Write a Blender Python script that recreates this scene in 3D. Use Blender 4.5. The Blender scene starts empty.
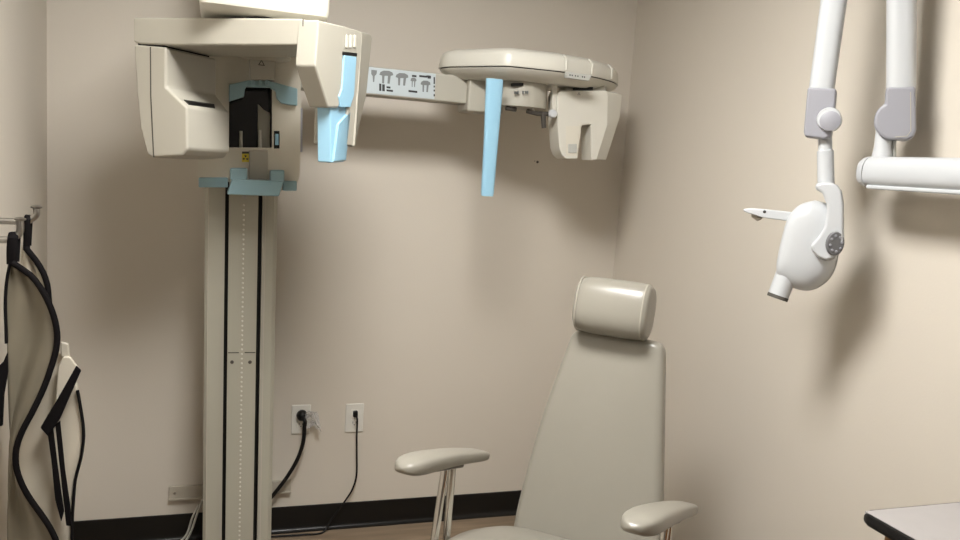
import bpy, bmesh, math, random
from mathutils import Vector, Matrix
random.seed(4)
V = Vector
C = bpy.context.scene.collection
sc = bpy.context.scene
R = math.radians

# ------------------------------------------------------------------ camera (calibrated)
CAM = V((-1.63045, -3.04001, 1.47291))
RT = V((0.94806437, -0.31087512, 0.06730975))
UP = V((-0.02307617, 0.14383286, 0.98933291))
FW = V((0.31724034, 0.93950453, -0.129189))
FOC = 798.29

def ray(x, y): return FW + RT * ((x - 480) / FOC) - UP * ((y - 270) / FOC)
def at(x, y, ax, v):
    """point of the axis-aligned plane (ax = 0,1,2 at value v) seen at a photo pixel"""
    d = ray(x, y); return CAM + d * ((v - CAM[ax]) / d[ax])
def on(x, y, P, n):
    """point of the plane through P with normal n seen at a photo pixel"""
    d = ray(x, y); return CAM + d * ((P - CAM).dot(n) / d.dot(n))
def dep(x, y, t): return CAM + ray(x, y) * t

# ------------------------------------------------------------------ materials
def mat(name, col, rough=.5, metal=0, spec=.5, bump=0, bscale=200, var=0, vscale=6, trans=0, coat=0, alpha=1):
    m = bpy.data.materials.new(name); m.use_nodes = True
    nt = m.node_tree; b = nt.nodes['Principled BSDF']
    b.inputs['Base Color'].default_value = (*col, 1)
    b.inputs['Roughness'].default_value = rough
    b.inputs['Metallic'].default_value = metal
    b.inputs['Specular IOR Level'].default_value = spec
    b.inputs['Transmission Weight'].default_value = trans
    b.inputs['Coat Weight'].default_value = coat
    b.inputs['Alpha'].default_value = alpha
    tc = nt.nodes.new('ShaderNodeTexCoord')
    if var:
        n = nt.nodes.new('ShaderNodeTexNoise'); n.inputs['Scale'].default_value = vscale; n.inputs['Detail'].default_value = 3
        nt.links.new(tc.outputs['Object'], n.inputs['Vector'])
        r = nt.nodes.new('ShaderNodeValToRGB')
        r.color_ramp.elements[0].position = .3; r.color_ramp.elements[1].position = .7
        r.color_ramp.elements[0].color = (*[c * (1 - var) for c in col], 1)
        r.color_ramp.elements[1].color = (*[min(1, c * (1 + var)) for c in col], 1)
        nt.links.new(n.outputs['Fac'], r.inputs['Fac']); nt.links.new(r.outputs['Color'], b.inputs['Base Color'])
    if bump:
        n = nt.nodes.new('ShaderNodeTexNoise'); n.inputs['Scale'].default_value = bscale; n.inputs['Detail'].default_value = 2
        nt.links.new(tc.outputs['Object'], n.inputs['Vector'])
        bp = nt.nodes.new('ShaderNodeBump'); bp.inputs['Strength'].default_value = bump; bp.inputs['Distance'].default_value = .002
        nt.links.new(n.outputs['Fac'], bp.inputs['Height']); nt.links.new(bp.outputs['Normal'], b.inputs['Normal'])
    return m

M = dict(
    wall=mat('wall_paint', (.62, .57, .495), .62, bump=.12, bscale=160, var=.015, vscale=2, spec=.3),
    front=mat('low_bounce_wall_paint', (.22, .20, .18), .7),  # unseen front wall, made dark to cut bounced light
    ceil=mat('ceiling_tile', (.42, .41, .39), .9, bump=.3, bscale=90),  # unseen ceiling, toned darker to weaken bounced light
    base=mat('black_cove_base', (.008, .007, .006), .3, spec=.3),
    beige=mat('cream_plastic', (.38, .36, .305), .38, var=.012, vscale=9),
    beige2=mat('pale_cream_plastic', (.58, .56, .495), .34, var=.012, vscale=9),
    beige3=mat('cream_plastic_lit', (.60, .565, .48), .38, var=.012, vscale=9),  # cream plastic lightened to imitate the carriage catching more light
    column=mat('grey_cream_metal', (.38, .365, .30), .42, var=.02, vscale=5),
    groove=mat('seam_shadow_gap', (.06, .055, .045), .7),
    black=mat('black_plastic', (.006, .0055, .0055), .45, spec=.25),
    glass=mat('dark_window_glass', (.012, .013, .011), .08),
    blue=mat('pale_blue_plastic', (.27, .48, .62), .32, spec=.5),
    bluegrey=mat('blue_grey_plastic', (.25, .38, .42), .3, spec=.5),
    sticker=mat('sticker_film', (.44, .49, .51), .35),
    ink=mat('black_print', (.02, .02, .022), .5),
    greyink=mat('grey_print', (.16, .17, .17), .5),
    yellow=mat('yellow_label', (.62, .50, .03), .45),
    grey=mat('grey_panel', (.42, .42, .39), .4),
    steel=mat('brushed_steel', (.40, .385, .36), .28, metal=1),
    chrome=mat('chrome', (.72, .70, .66), .12, metal=1),
    dark_metal=mat('dark_metal', (.12, .11, .10), .35, metal=.8),
    white=mat('white_enamel', (.52, .535, .55), .28, var=.005, coat=.2),
    lilac=mat('lilac_grey_plastic', (.30, .30, .33), .4),
    dial=mat('dial_grey', (.15, .15, .155), .4),
    vinyl=mat('cream_vinyl', (.275, .258, .218), .28, bump=.10, bscale=420, var=.02, vscale=7),
    thread=mat('seam_thread', (.42, .39, .33), .6),
    apron=mat('shaded_apron_vinyl', (.18, .158, .115), .5, bump=.25, bscale=30, var=.04, vscale=8),  # cream vinyl darkened to stand in for weak front light
    apron2=mat('pale_apron_vinyl', (.55, .50, .41), .5, bump=.2, bscale=30, var=.03, vscale=8),  # same vinyl left pale, without the shade painted into the nearer apron
    trim=mat('black_fabric_trim', (.005, .004, .0045), .8, spec=.12),
    outlet=mat('ivory_outlet_plate', (.72, .70, .64), .35),
    plate=mat('beige_metal_plate', (.45, .41, .34), .5, var=.03),
    clear=mat('clear_plastic', (.95, .95, .95), .06, trans=.75, spec=.7),
    cable=mat('white_cable', (.55, .54, .50), .45),
    laminate=mat('white_laminate', (.36, .34, .335), .35, bump=.05, var=.02, vscale=30),
)
def wood(name, c1, c2, scale, rough=.45):
    m = bpy.data.materials.new(name); m.use_nodes = True; nt = m.node_tree; b = nt.nodes['Principled BSDF']
    tc = nt.nodes.new('ShaderNodeTexCoord'); mp = nt.nodes.new('ShaderNodeMapping'); mp.inputs['Scale'].default_value = scale
    n = nt.nodes.new('ShaderNodeTexNoise'); n.inputs['Scale'].default_value = 4; n.inputs['Detail'].default_value = 6
    r = nt.nodes.new('ShaderNodeValToRGB'); r.color_ramp.elements[0].position = .35; r.color_ramp.elements[1].position = .65
    r.color_ramp.elements[0].color = (*c1, 1); r.color_ramp.elements[1].color = (*c2, 1)
    nt.links.new(tc.outputs['Object'], mp.inputs['Vector']); nt.links.new(mp.outputs['Vector'], n.inputs['Vector'])
    nt.links.new(n.outputs['Fac'], r.inputs['Fac']); nt.links.new(r.outputs['Color'], b.inputs['Base Color'])
    b.inputs['Roughness'].default_value = rough
    return m
M['floor'] = wood('brown_vinyl_plank', (.20, .148, .10), (.28, .21, .145), (1, 9, 1), .4)
M['wood'] = wood('brown_oak', (.16, .075, .025), (.25, .125, .045), (9, 9, .8), .4)

def emit(name, col, s):
    m = bpy.data.materials.new(name); m.use_nodes = True; b = m.node_tree.nodes['Principled BSDF']
    b.inputs['Base Color'].default_value = (.8, .8, .8, 1)
    b.inputs['Emission Color'].default_value = (*col, 1); b.inputs['Emission Strength'].default_value = s
    return m

# ------------------------------------------------------------------ object helpers
def thing(name, label, cat, loc=(0, 0, 0), group=None):
    o = bpy.data.objects.new(name, None); C.objects.link(o); o.location = loc; o.empty_display_size = .1
    tag(o, label, cat, group); return o
def tag(o, label, cat, group=None):
    o['label'] = label; o['category'] = cat
    if group: o['group'] = group
    return o
def wloc(o):
    v = o.location.copy(); p = o.parent
    return v                                             # every part's mesh is in world space
def obj(name, bm, m, parent=None, bevel=0, seg=3, smooth=True, angle=35, solid=0, sub=0, label=None):
    bmesh.ops.recalc_face_normals(bm, faces=bm.faces[:])
    me = bpy.data.meshes.new(name); bm.to_mesh(me); bm.free()
    o = bpy.data.objects.new(name, me); C.objects.link(o)
    me.materials.append(M[m] if isinstance(m, str) else m)
    if parent:
        o.parent = parent
        r = parent
        base = V((0, 0, 0))
        while r: 
            base += r.location; r = r.parent
        o.location = -base
    if smooth:
        for p in me.polygons: p.use_smooth = True
        if not bevel: me.set_sharp_from_angle(angle=R(40))
    if sub:
        s = o.modifiers.new('sub', 'SUBSURF'); s.levels = sub; s.render_levels = sub
    if solid:
        s = o.modifiers.new('solid', 'SOLIDIFY'); s.thickness = solid; s.offset = 0
    if bevel:
        b = o.modifiers.new('bevel', 'BEVEL'); b.width = bevel; b.segments = seg; b.limit_method = 'ANGLE'
        b.angle_limit = R(angle); b.harden_normals = True
    if label: o['label'] = label
    return o
def struct(name, bm, m, **k):
    o = obj(name, bm, m, **k); o['kind'] = 'structure'; return o

def NB(): return bmesh.new()
def face(bm, pts): return bm.faces.new([bm.verts.new(p) for p in pts])
def prism(bm, pts, vec):
    vec = V(vec); a = [bm.verts.new(p) for p in pts]; b = [bm.verts.new(V(p) + vec) for p in pts]
    bm.faces.new(a); bm.faces.new(b[::-1]); n = len(a)
    for i in range(n): bm.faces.new((a[i], b[i], b[(i + 1) % n], a[(i + 1) % n]))
    return bm
def loft(bm, rings, cap=True, closed=True):
    rs = [[bm.verts.new(p) for p in r] for r in rings]; n = len(rs[0])
    for a, b in zip(rs, rs[1:]):
        for i in range(n if closed else n - 1): bm.faces.new((a[i], a[(i + 1) % n], b[(i + 1) % n], b[i]))
    if cap: bm.faces.new(rs[0][::-1]); bm.faces.new(rs[-1])
    return bm
def box(bm, lo, hi):
    x0, y0, z0 = lo; x1, y1, z1 = hi
    return prism(bm, [(x0, y0, z0), (x1, y0, z0), (x1, y1, z0), (x0, y1, z0)], (0, 0, z1 - z0))
def frame_of(d):
    d = V(d).normalized(); a = V((0, 0, 1)) if abs(d.z) < .9 else V((1, 0, 0))
    x = d.cross(a).normalized(); return x, x.cross(d).normalized(), d
def cyl(bm, a, b, r0, r1=None, n=28):
    a, b = V(a), V(b); r1 = r0 if r1 is None else r1; x, y, _ = frame_of(b - a)
    f = lambda c, r: [c + x * (r * math.cos(i * math.tau / n)) + y * (r * math.sin(i * math.tau / n)) for i in range(n)]
    return loft(bm, [f(a, r0), f(b, r1)])
def lathe(bm, o, axis, prof, n=32, sx=1, xdir=None):
    """prof: list of (radius, height along the axis)"""
    o = V(o); x, y, d = frame_of(axis)
    if xdir is not None: x = V(xdir).normalized(); y = d.cross(x)
    return loft(bm, [[o + d * h + x * (max(r, 1e-4) * sx * math.cos(i * math.tau / n)) + y * (max(r, 1e-4) * math.sin(i * math.tau / n)) for i in range(n)] for r, h in prof])
def smooth_path(pts, k=6):
    pts = [V(p) for p in pts]; P = [pts[0]] + pts + [pts[-1]]; out = []
    for i in range(1, len(P) - 2):
        p0, p1, p2, p3 = P[i - 1:i + 3]
        for j in range(k):
            t = j / k
            out.append(.5 * ((2 * p1) + (p2 - p0) * t + (2 * p0 - 5 * p1 + 4 * p2 - p3) * t * t + (3 * p1 - p0 - 3 * p2 + p3) * t ** 3))
    out.append(pts[-1]); return out
def tube(bm, pts, r, n=10, sm=6, flat=None, rfun=None):
    """swept tube; flat=(normal, ry) makes a ribbon with half-thickness ry along normal"""
    p = smooth_path(pts, sm) if sm else [V(q) for q in pts]
    rings = []; x = None
    for i, q in enumerate(p):
        d = (p[min(i + 1, len(p) - 1)] - p[max(i - 1, 0)]).normalized()
        if flat:
            y = V(flat[0]); y = (y - d * y.dot(d)).normalized(); x = d.cross(y); rx, ry = r, flat[1]
        else:
            if x is None: x, y, _ = frame_of(d)
            x = (x - d * x.dot(d)).normalized(); y = d.cross(x); rx = ry = r
        s = rfun(i / (len(p) - 1)) if rfun else 1
        rings.append([q + x * (rx * s * math.cos(k * math.tau / n)) + y * (ry * s * math.sin(k * math.tau / n)) for k in range(n)])
    return loft(bm, rings)
def round_poly(pts, r, seg=5):
    out = []; n = len(pts); rr = r if isinstance(r, (list, tuple)) else [r] * n
    for i in range(n):
        a, b, c = V(pts[i - 1]), V(pts[i]), V(pts[(i + 1) % n])
        d1 = (a - b); d2 = (c - b); l = min(d1.length, d2.length) * .48; k = min(rr[i], l)
        p, q = b + d1.normalized() * k, b + d2.normalized() * k
        for j in range(seg + 1):
            t = j / seg; out.append(p * (1 - t) ** 2 + b * 2 * t * (1 - t) + q * t * t)
    return out
def inset2(pts, d):
    n = len(pts); out = []
    for i in range(n):
        t = (pts[(i + 1) % n] - pts[i - 1]).normalized(); out.append(pts[i] + V((-t.y, t.x)) * d)
    return out
def cushion(bm, pts2, fr, thick, r, dome=0, sag=None):
    """padded slab: CCW outline pts2 in (a,b), fr=(origin,a,b,n) with n toward the front"""
    o, a, b, nn = fr
    if sum(p.x * q.y - q.x * p.y for p, q in zip(pts2, pts2[1:] + pts2[:1])) < 0: pts2 = pts2[::-1]
    c = sum(pts2, V((0, 0))) / len(pts2); rings = []
    def put(ps, h): rings.append([o + a * p.x + b * p.y + nn * (h + (sag(p) if sag else 0)) for p in ps])
    e = thick / 2 - r; K = 6
    put([c + (p - c) * .02 for p in inset2(pts2, r)], -e - r)
    for k in range(K + 1):
        th = -math.pi / 2 + math.pi / 2 * k / K; put(inset2(pts2, r * (1 - math.cos(th))), -e + r * math.sin(th))
    for k in range(K + 1):
        th = math.pi / 2 * k / K; put(inset2(pts2, r * (1 - math.cos(th))), e + r * math.sin(th))
    ins = inset2(pts2, r)
    for s in (.92, .8, .65, .5, .35, .2, .02): put([c + (p - c) * s for p in ins], e + r + dome * (1 - s * s))
    return loft(bm, rings)
def hull(bm, pts):
    vs = [bm.verts.new(p) for p in pts]; bmesh.ops.convex_hull(bm, input=vs)
    bmesh.ops.dissolve_limit(bm, angle_limit=R(1), verts=bm.verts[:], edges=bm.edges[:]); return bm

# ------------------------------------------------------------------ room
W, H, YF = 2.17, 2.48, -4.3
struct('floor', box(NB(), (-W - .1, YF - .1, -.1), (.1, .1, 0)), 'floor', smooth=False)
struct('ceiling', box(NB(), (-W - .1, YF - .1, H), (.1, .1, H + .1)), 'ceil', smooth=False)
struct('wall_back', box(NB(), (-W - .1, 0, 0), (.1, .1, H)), 'wall', smooth=False)
struct('wall_right', box(NB(), (0, YF, 0), (.1, 0, H)), 'wall', smooth=False)
struct('wall_left', box(NB(), (-W - .1, YF, 0), (-W, 0, H)), 'wall', smooth=False)
struct('wall_front', box(NB(), (-W - .1, YF - .1, 0), (.1, YF, H)), 'front', smooth=False)
def cove(a, b, out):
    a, b, out = V(a), V(b), V(out); z = V((0, 0, 1)); prof = [(0, 0), (.022, 0), (.0225, .003), (.015, .007), (.010, .013), (.0075, .022), (.0065, .035), (.006, .096), (.004, .1005), (0, .1016)]
    return loft(NB(), [[p + out * d + z * h for d, h in prof] for p in (a, b)])
struct('baseboard_back', cove((-W, 0, 0), (0, 0, 0), (0, -1, 0)), 'base')
struct('baseboard_right', cove((0, 0, 0), (0, YF, 0), (-1, 0, 0)), 'base')
struct('baseboard_left', cove((-W, 0, 0), (-W, YF, 0), (1, 0, 0)), 'base')

# ceiling lights
def panel_light(x, y, label, strength, lx=.6, ly=.6):
    t = thing('ceiling_light', label, 'ceiling light', (x, y, H))
    f = .025
    b = NB()
    for a0, b0, a1, b1 in ((-lx/2, -ly/2, lx/2, -ly/2+f), (-lx/2, ly/2-f, lx/2, ly/2), (-lx/2, -ly/2+f, -lx/2+f, ly/2-f), (lx/2-f, -ly/2+f, lx/2, ly/2-f)):
        box(b, (x + a0, y + b0, H - .02), (x + a1, y + b1, H))
    obj('frame', b, 'white', t, smooth=False)
    obj('diffuser', box(NB(), (x - lx/2 + f, y - ly/2 + f, H - .022), (x + lx/2 - f, y + ly/2 - f, H - .004)), emit('lamp_glow', (1, .985, .955), strength), t, smooth=False)
panel_light(-1.32, -1.7, 'square white ceiling light panel above the exam chair', 64)
panel_light(-1.25, -3.7, 'added fill light panel on the ceiling, unseen near the front wall', 6)  # weak fill light, added out of view

# ------------------------------------------------------------------ panoramic x-ray machine
mach = thing('panoramic_xray_machine', 'cream panoramic dental x-ray machine on a tall column with a side arm', 'x-ray machine', (-1.55, -.18, 0))
YC = -.33
LEAN = lambda z: .018 * (1.34 - z) / 1.2
def colpt(x, y, z): return V((x + LEAN(z), y, z))
xs = [at(px, 190, 1, YC).x for px in (205, 225.3, 229.2, 258.6, 262.8, 278)]
x0, x1, x2, x3, x4, x5 = xs
prof = [(x0, -.08), (x0, YC + .012), (x0 + .012, YC), (x1, YC), (x1, YC + .03), (x2, YC + .03), (x2, YC), (x3, YC), (x3, YC + .03), (x4, YC + .03), (x4, YC), (x5 - .012, YC), (x5, YC + .012), (x5, -.08)]
col = obj('column', loft(NB(), [[colpt(x, y, z) for x, y in prof] for z in (0, 2.3)]), 'column', mach, smooth=False)
for a, b_ in ((x1, x2), (x3, x4)):
    obj('guide_slot', loft(NB(), [[colpt(x, y, z) for x, y in ((a, YC + .0295), (b_, YC + .0295), (b_, YC + .022), (a, YC + .022))] for z in (.02, 1.9)]), 'black', col, smooth=False, label='black vertical slot in the column')
# light return lips beside the slots
for a in (x1 - .004, x4 + .004):
    obj('edge_lip', loft(NB(), [[colpt(a + dx, YC + dy, z) for dx, dy in ((-.004, 0), (-.004, -.006), (.004, -.006), (.004, 0))] for z in (.02, 1.5)]), 'beige', col, smooth=False)
xm = at(244, 190, 1, YC).x
b = NB(); k = 0
b2 = NB()
loft(b2, [[colpt(xm + dx, YC + dy, z) for dx, dy in ((-.009, 0), (-.009, -.0015), (.009, -.0015), (.009, 0))] for z in (.02, 1.32)])
obj('scale_strip', b2, 'column', col, smooth=False)
z = .03
while z < 1.30:
    p = colpt(xm, YC - .0015, z); lathe(b, p, (0, -1, 0), [(.0036, 0), (.003, .0012), (.0002, .002)], n=8); z += .0160
bd = obj('bead', b, 'beige2', col); bd['kind'] = 'stuff'; bd['label'] = 'row of small pale bumps down the column strip'
za = at(243, 353, 1, YC).z
obj('cover_seam', loft(NB(), [[colpt(x, YC + dy, za + dz) for dy, dz in ((0, 0), (-.0012, 0), (-.0012, .003), (0, .003))] for x in (x2 + .002, x3 - .002)]), 'groove', col, smooth=False)
for px in (232, 250):
    p = at(px, 362, 1, YC); p.x = p.x; obj('screw', lathe(NB(), p, (0, -1, 0), [(.006, 0), (.006, .002), (.003, .003), (.0002, .003)], n=14), 'dark_metal', col)
for px in (265.5, 208):
    a = at(px, 195, 1, YC).x
    obj('trim_line', loft(NB(), [[colpt(a + dx, YC + dy, z) for dx, dy in ((0, 0), (0, -.0008), (.0025, -.0008), (.0025, 0))] for z in (.02, 1.35)]), 'plate', col, smooth=False)

# --- carriage
YR = -.45
cy = lambda px, py, Y=YR: at(px, py, 1, Y)
back = V((0, YC + .0005 - YR, 0))
carr = NB()
def rectp(bm, l, t, r, bt, Y, d):
    prism(bm, [cy(l, t, Y), cy(r, t, Y), cy(r, bt, Y), cy(l, bt, Y)], (0, d, 0))
dY = abs(YC - YR)
prism(carr, [cy(198, 40), cy(229, 40), cy(229, 147), cy(229, 182), cy(198, 181)], (0, dY, 0))
prism(carr, [cy(272, 40), cy(299, 40), cy(301, 62), cy(300, 174), cy(297, 184), cy(272, 183), cy(272, 147)], (0, dY, 0))
prism(carr, [cy(229, 147.5), cy(272, 147.5), cy(272, 183), cy(229, 182)], (0, dY, 0))
prism(carr, [cy(229, 40), cy(272, 40), cy(272, 84), cy(229, 84)], (0, dY, 0))
carriage = obj('carriage', carr, 'beige3', mach, smooth=False)
obj('window', prism(NB(), [cy(229, 84, -.38), cy(273, 84, -.38), cy(273, 149, -.38), cy(229, 149, -.38)], (0, .045, 0)), 'glass', carriage, smooth=False, label='dark recessed window')
for q in ([cy(229.2, 86), cy(229.2, 147.4)], [cy(271.8, 86), cy(271.8, 147.4)]):
    a0, a1 = q; s = .0016; b = NB()
    prism(b, [a0 + V((-s, .002, 0)), a0 + V((s, .002, 0)), a1 + V((s, .002, 0)), a1 + V((-s, .002, 0))], (0, .068, 0))
    obj('window_liner', b, 'black', carriage, smooth=False)
obj('window_reflection', prism(NB(), [cy(258, 104, -.41), cy(264, 110, -.41), cy(270, 113, -.41), cy(270, 147.5, -.41), cy(258, 147.5, -.41)], (0, .02, 0)), 'column', carriage, bevel=.002)  # pale panel stands in for a reflection in the window
for px, pt in ((241, 131), (260, 130)):
    b = NB(); cyl(b, cy(px, 148, -.425), cy(px, pt, -.425), .0055, .0045, 16); obj('peg', b, 'beige2', carriage)
b = NB(); prism(b, [cy(249, 150, -.456), cy(268, 150, -.456), cy(268, 180, -.456), cy(249, 180, -.456)], (0, .0065, 0)); obj('front_cover', b, 'beige', carriage, bevel=.003)
dsp = obj('display', prism(NB(), [cy(274, 131, -.453), cy(279.5, 131, -.453), cy(279.5, 148.5, -.453), cy(274, 148.5, -.453)], (0, .004, 0)), 'glass', carriage, smooth=False)
obj('display_pad', prism(NB(), [cy(275, 134, -.454), cy(278.5, 134, -.454), cy(278.5, 145, -.454), cy(275, 145, -.454)], (0, .002, 0)), 'blue', carriage, smooth=False)
obj('warning_label', prism(NB(), [cy(242, 151.5, -.4522), cy(249, 151.5, -.4522), cy(249, 162, -.4522), cy(242, 162, -.4522)], (0, .0024, 0)), 'yellow', carriage, smooth=False, label='yellow and black warning label')
b = NB()
prism(b, [cy(242, 151.5, -.4526), cy(249, 151.5, -.4526), cy(249, 153.7, -.4526), cy(242, 153.7, -.4526)], (0, .0006, 0))
for a in (90, 210, 330):
    c0 = cy(245.5, 158, -.4526); r_ = .0085
    prism(b, [c0 + V((r_ * k_ * math.cos(R(a + d)), 0, r_ * k_ * math.sin(R(a + d)))) for k_, d in ((.25, -28), (1, -28), (1.05, 0), (1, 28), (.25, 28))], (0, .0006, 0))
obj('warning_mark', b, 'ink', carriage, smooth=False)
b = NB(); rectp(b, 299.5, 108, 302.5, 152, YR + .03, .06); obj('status_strip', b, 'lilac', carriage, bevel=.002, label='pale violet strip on the carriage side')
# forehead support crown in blue grey
YB = -.475
b = NB()
prism(b, [cy(229, 84.5, YB), cy(247, 80.5, YB), cy(247, 86, YB), cy(245, 89, YB), cy(244, 97, YB), cy(238, 98.5, YB), cy(229, 101.5, YB)], (0, .025, 0))
prism(b, [cy(270, 81, YB), cy(297.5, 88.5, YB), cy(297.5, 105.5, YB), cy(290, 105, YB), cy(281, 103, YB), cy(276.5, 98, YB), cy(276, 91, YB), cy(270, 88, YB)], (0, .025, 0))
prism(b, [cy(246.5, 80.2, YB), cy(270.5, 80.8, YB), cy(270.5, 87.5, YB), cy(246.5, 87, YB)], (0, .03, 0))
obj('head_support', b, 'bluegrey', mach, bevel=.003, label='blue grey temple support across the window top')
for px in (253, 260, 267):
    b = NB(); cyl(b, cy(px, 85, YB - .004), cy(px, 77.5, YB - .004), .006, .005, 14); obj('adjuster_knob', b, 'bluegrey', mach)
# neck block, disc, warning triangle
neck = obj('neck', prism(NB(), [cy(249, 50, -.49), cy(277, 50, -.49), cy(275, 80, -.49), cy(250.5, 80, -.49)], (0, .045, 0)), 'beige', mach, bevel=.003)
def triangle_sign(bm, c, s, Y):
    def tri(k): return [c + V((s * k * math.cos(R(a)), 0, s * k * math.sin(R(a)))) for a in (90, 210, 330)]
    o_, i_ = tri(1), tri(.62)
    for i in range(3): prism(bm, [o_[i], o_[(i + 1) % 3], i_[(i + 1) % 3], i_[i]], (0, .001, 0))
    return bm
obj('warning_triangle', triangle_sign(NB(), cy(261.5, 63.5, -.4908), .0115, 0), 'ink', neck, smooth=False)
b = NB(); zc = at(262, 54, 1, -.55).z
lathe(b, V((at(264, 54, 1, -.52).x, -.52, zc - .012)), (0, 0, 1), [(.0002, 0), (.07, 0), (.078, .004), (.078, .02), (.074, .024), (.0002, .024)], n=48); obj('pivot_disc', b, 'beige', mach)

# --- rotating C-arm frame
PHI = R(38); U = V((math.cos(PHI), -math.sin(PHI), 0)); VV = V((math.sin(PHI), math.cos(PHI), 0)); NN = -VV
P0 = at(225, 18, 1, -.85)
fa = lambda x, y, o=0: on(x, y, P0 + NN * o, NN)
arm = obj('rotating_arm', prism(NB(), [fa(133, 17), fa(302.6, 18.3), fa(302.6, 48), fa(296, 45.6), fa(168, 45.3), fa(140, 44), fa(133, 42)], VV * .2), 'beige', mach, bevel=.006)
zt = fa(225, 18).z
b = NB(); c0 = fa(243, 18) + VV * .085; cyl(b, V((c0.x, c0.y, zt - .02)), V((c0.x, c0.y, zt + .06)), .045, .045); obj('pivot_shaft', b, 'black', mach)
# detector housing : profile extruded backwards
dp = [fa(133.5, 44.3), fa(166, 47), fa(166, 87), fa(187, 107), fa(187.5, 149), fa(182, 156), fa(152, 157.5), fa(147, 154.5), fa(140, 128), fa(136.5, 95)]
L = .5
# depth of the housing from the far edge seen at px 218,57
def along(A, px):
    lo, hi = 0, .5
    for _ in range(40):
        m_ = (lo + hi) / 2; q = A + VV * m_ - CAM; xx = 480 + FOC * q.dot(RT) / q.dot(FW)
        if xx < px: lo = m_
        else: hi = m_
    return lo
Ld = min(along(fa(166, 47.5), 218), .205)
obj('gap_shade', prism(NB(), [fa(138, 43, -.004), fa(163, 44, -.004), fa(163, 50, -.004), fa(138, 48, -.004)], VV * (Ld - .02)), 'black', mach, smooth=False)
det = obj('detector_housing', loft(NB(), [dp, [q + VV * (Ld * (.86 if i in (3, 4, 5) else 1)) for i, q in enumerate(dp)]]), 'beige', mach, bevel=.007)
sx = [(150.3, 47), (150.6, 95), (152.3, 132), (153.5, 157.2)]
b = NB()
for (a, c), (d, e) in zip(sx, sx[1:]): prism(b, [fa(a - .5, c, .0008), fa(a + .5, c, .0008), fa(d + .5, e, .0008), fa(d - .5, e, .0008)], VV * .002)
obj('housing_seam', b, 'groove', det, smooth=False)
# slot on the sloping shoulder
A, B = fa(166, 87), fa(187, 107); sl = (B - A); nrm = V((0, 0, 1)); nrm = (VV.cross(sl)).normalized(); nrm = nrm if nrm.z > 0 else -nrm
s0 = A + sl * .62 + VV * .018; s1 = A + sl * .86 + VV * .018
b = NB(); prism(b, [s0 + nrm * .0015, s1 + nrm * .0015, s1 + nrm * .0015 + VV * Ld * .52, s0 + nrm * .0015 + VV * Ld * .60], nrm * -.003); obj('cassette_slot', b, 'black', det, smooth=False, label='black slot on the sloping shoulder')
# tube head : side plane carries the profile
S0 = fa(318.7, 20); SN = U
sd = lambda x, y, o=0: on(x, y, S0 + SN * o, SN)
wth = (fa(318.7, 20) - fa(298, 20)).length
tubeh = NB()
prism(tubeh, [sd(318.7, 20), sd(344.3, 26.3), sd(343.2, 53), sd(342.6, 95), sd(338.5, 108), sd(328.5, 108), sd(315.3, 66)], U * -wth)
th = obj('tube_head', tubeh, 'beige', mach, bevel=.005)
b = NB(); sp = [(303, 18.5), (303, 48)]
prism(b, [fa(302.4, 19, .001), fa(303.4, 19, .001), fa(303.4, 48, .001), fa(302.4, 48, .001)], VV * .002); obj('head_seam', b, 'groove', th, smooth=False)
# rear half of the tube head, beyond the slot
La = along(fa(318.7, 20), 343.5); Lb = along(fa(318.7, 20), 362)
zt2 = fa(318.7, 20).z - .006
def svec(l, z, o=0): 
    q = S0 + VV * l + U * o; return V((q.x, q.y, z))
zs = lambda y, l: on(480 , y, S0 + VV * l, VV).z
def zpx(px, py): return sd(px, py).z
Lm = along(S0, 351)
rear_prof = [svec(La - .002, zpx(345, 26.5)), svec(Lb, zpx(362, 31.5)), svec(Lb, zpx(359.5, 95)), svec(Lb - .012, zpx(354, 146)), svec(Lm, zpx(351, 146)), svec(Lm, zpx(351, 55)), svec(La - .002, zpx(344, 53))]
rp = NB(); prism(rp, rear_prof, U * -.10); 
rear = obj('tube_head_rear', rp, 'beige', mach, bevel=.004)
CH = V((math.sin(R(24)), math.cos(R(24)), 0))
E0 = svec(Lb, zpx(362, 31.5)); chn = V((CH.y, -CH.x, 0))
ch = lambda x, y: on(x, y, E0, chn)
c = NB(); pl = [E0, ch(370.5, 34), ch(372.3, 38), ch(366.5, 95), ch(354.5, 147), svec(Lb - .012, zpx(353.8, 146)), svec(Lb, zpx(359.5, 95))]
inn = [q - U * .08 for q in pl]
hull(c, pl + inn); obj('rear_fairing', c, 'beige', mach, bevel=.004)
for px in (346.8, 350.6, 354.6):
    l0 = along(S0, px); b = NB(); zz = zpx(px, 35); prism(b, [svec(l0 - .005, zz), svec(l0 + .005, zz), svec(l0 + .005, zz - .032), svec(l0 - .005, zz - .032)], U * .004); obj('rib', b, 'beige2', rear, bevel=.0015)
# blue strip and blade
b = NB(); prism(b, [svec(along(S0, px), zpx(px, py), -.012) for px, py in ((344.6, 55.5), (356.5, 57.5), (355.8, 96), (352.5, 108), (343, 108), (341, 97), (343.5, 90))], U * .016)
obj('blue_strip', b, 'blue', mach, bevel=.002, label='pale blue strip set in the tube head slot')
b = NB(); prism(b, [svec(along(S0, px), zpx(px, py), -.02) for px, py in ((343.5, 51.8), (357.5, 53.6), (357.3, 56.8), (343.5, 55))], U * .022); obj('strip_slot', b, 'black', mach, smooth=False)
GI = -.006
w2 = (fa(331, 110) - fa(316.5, 110)).length
b = NB(); prism(b, [sd(330.5, 106, GI), sd(352, 106, GI), sd(350.5, 120, GI), sd(345.8, 160.5, GI), sd(344, 162, GI), sd(331, 163, GI)], U * -w2)
grip = obj('blue_hand_grip', b, 'blue', mach, bevel=.004, label='pale blue grip hanging under the tube head')
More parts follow.
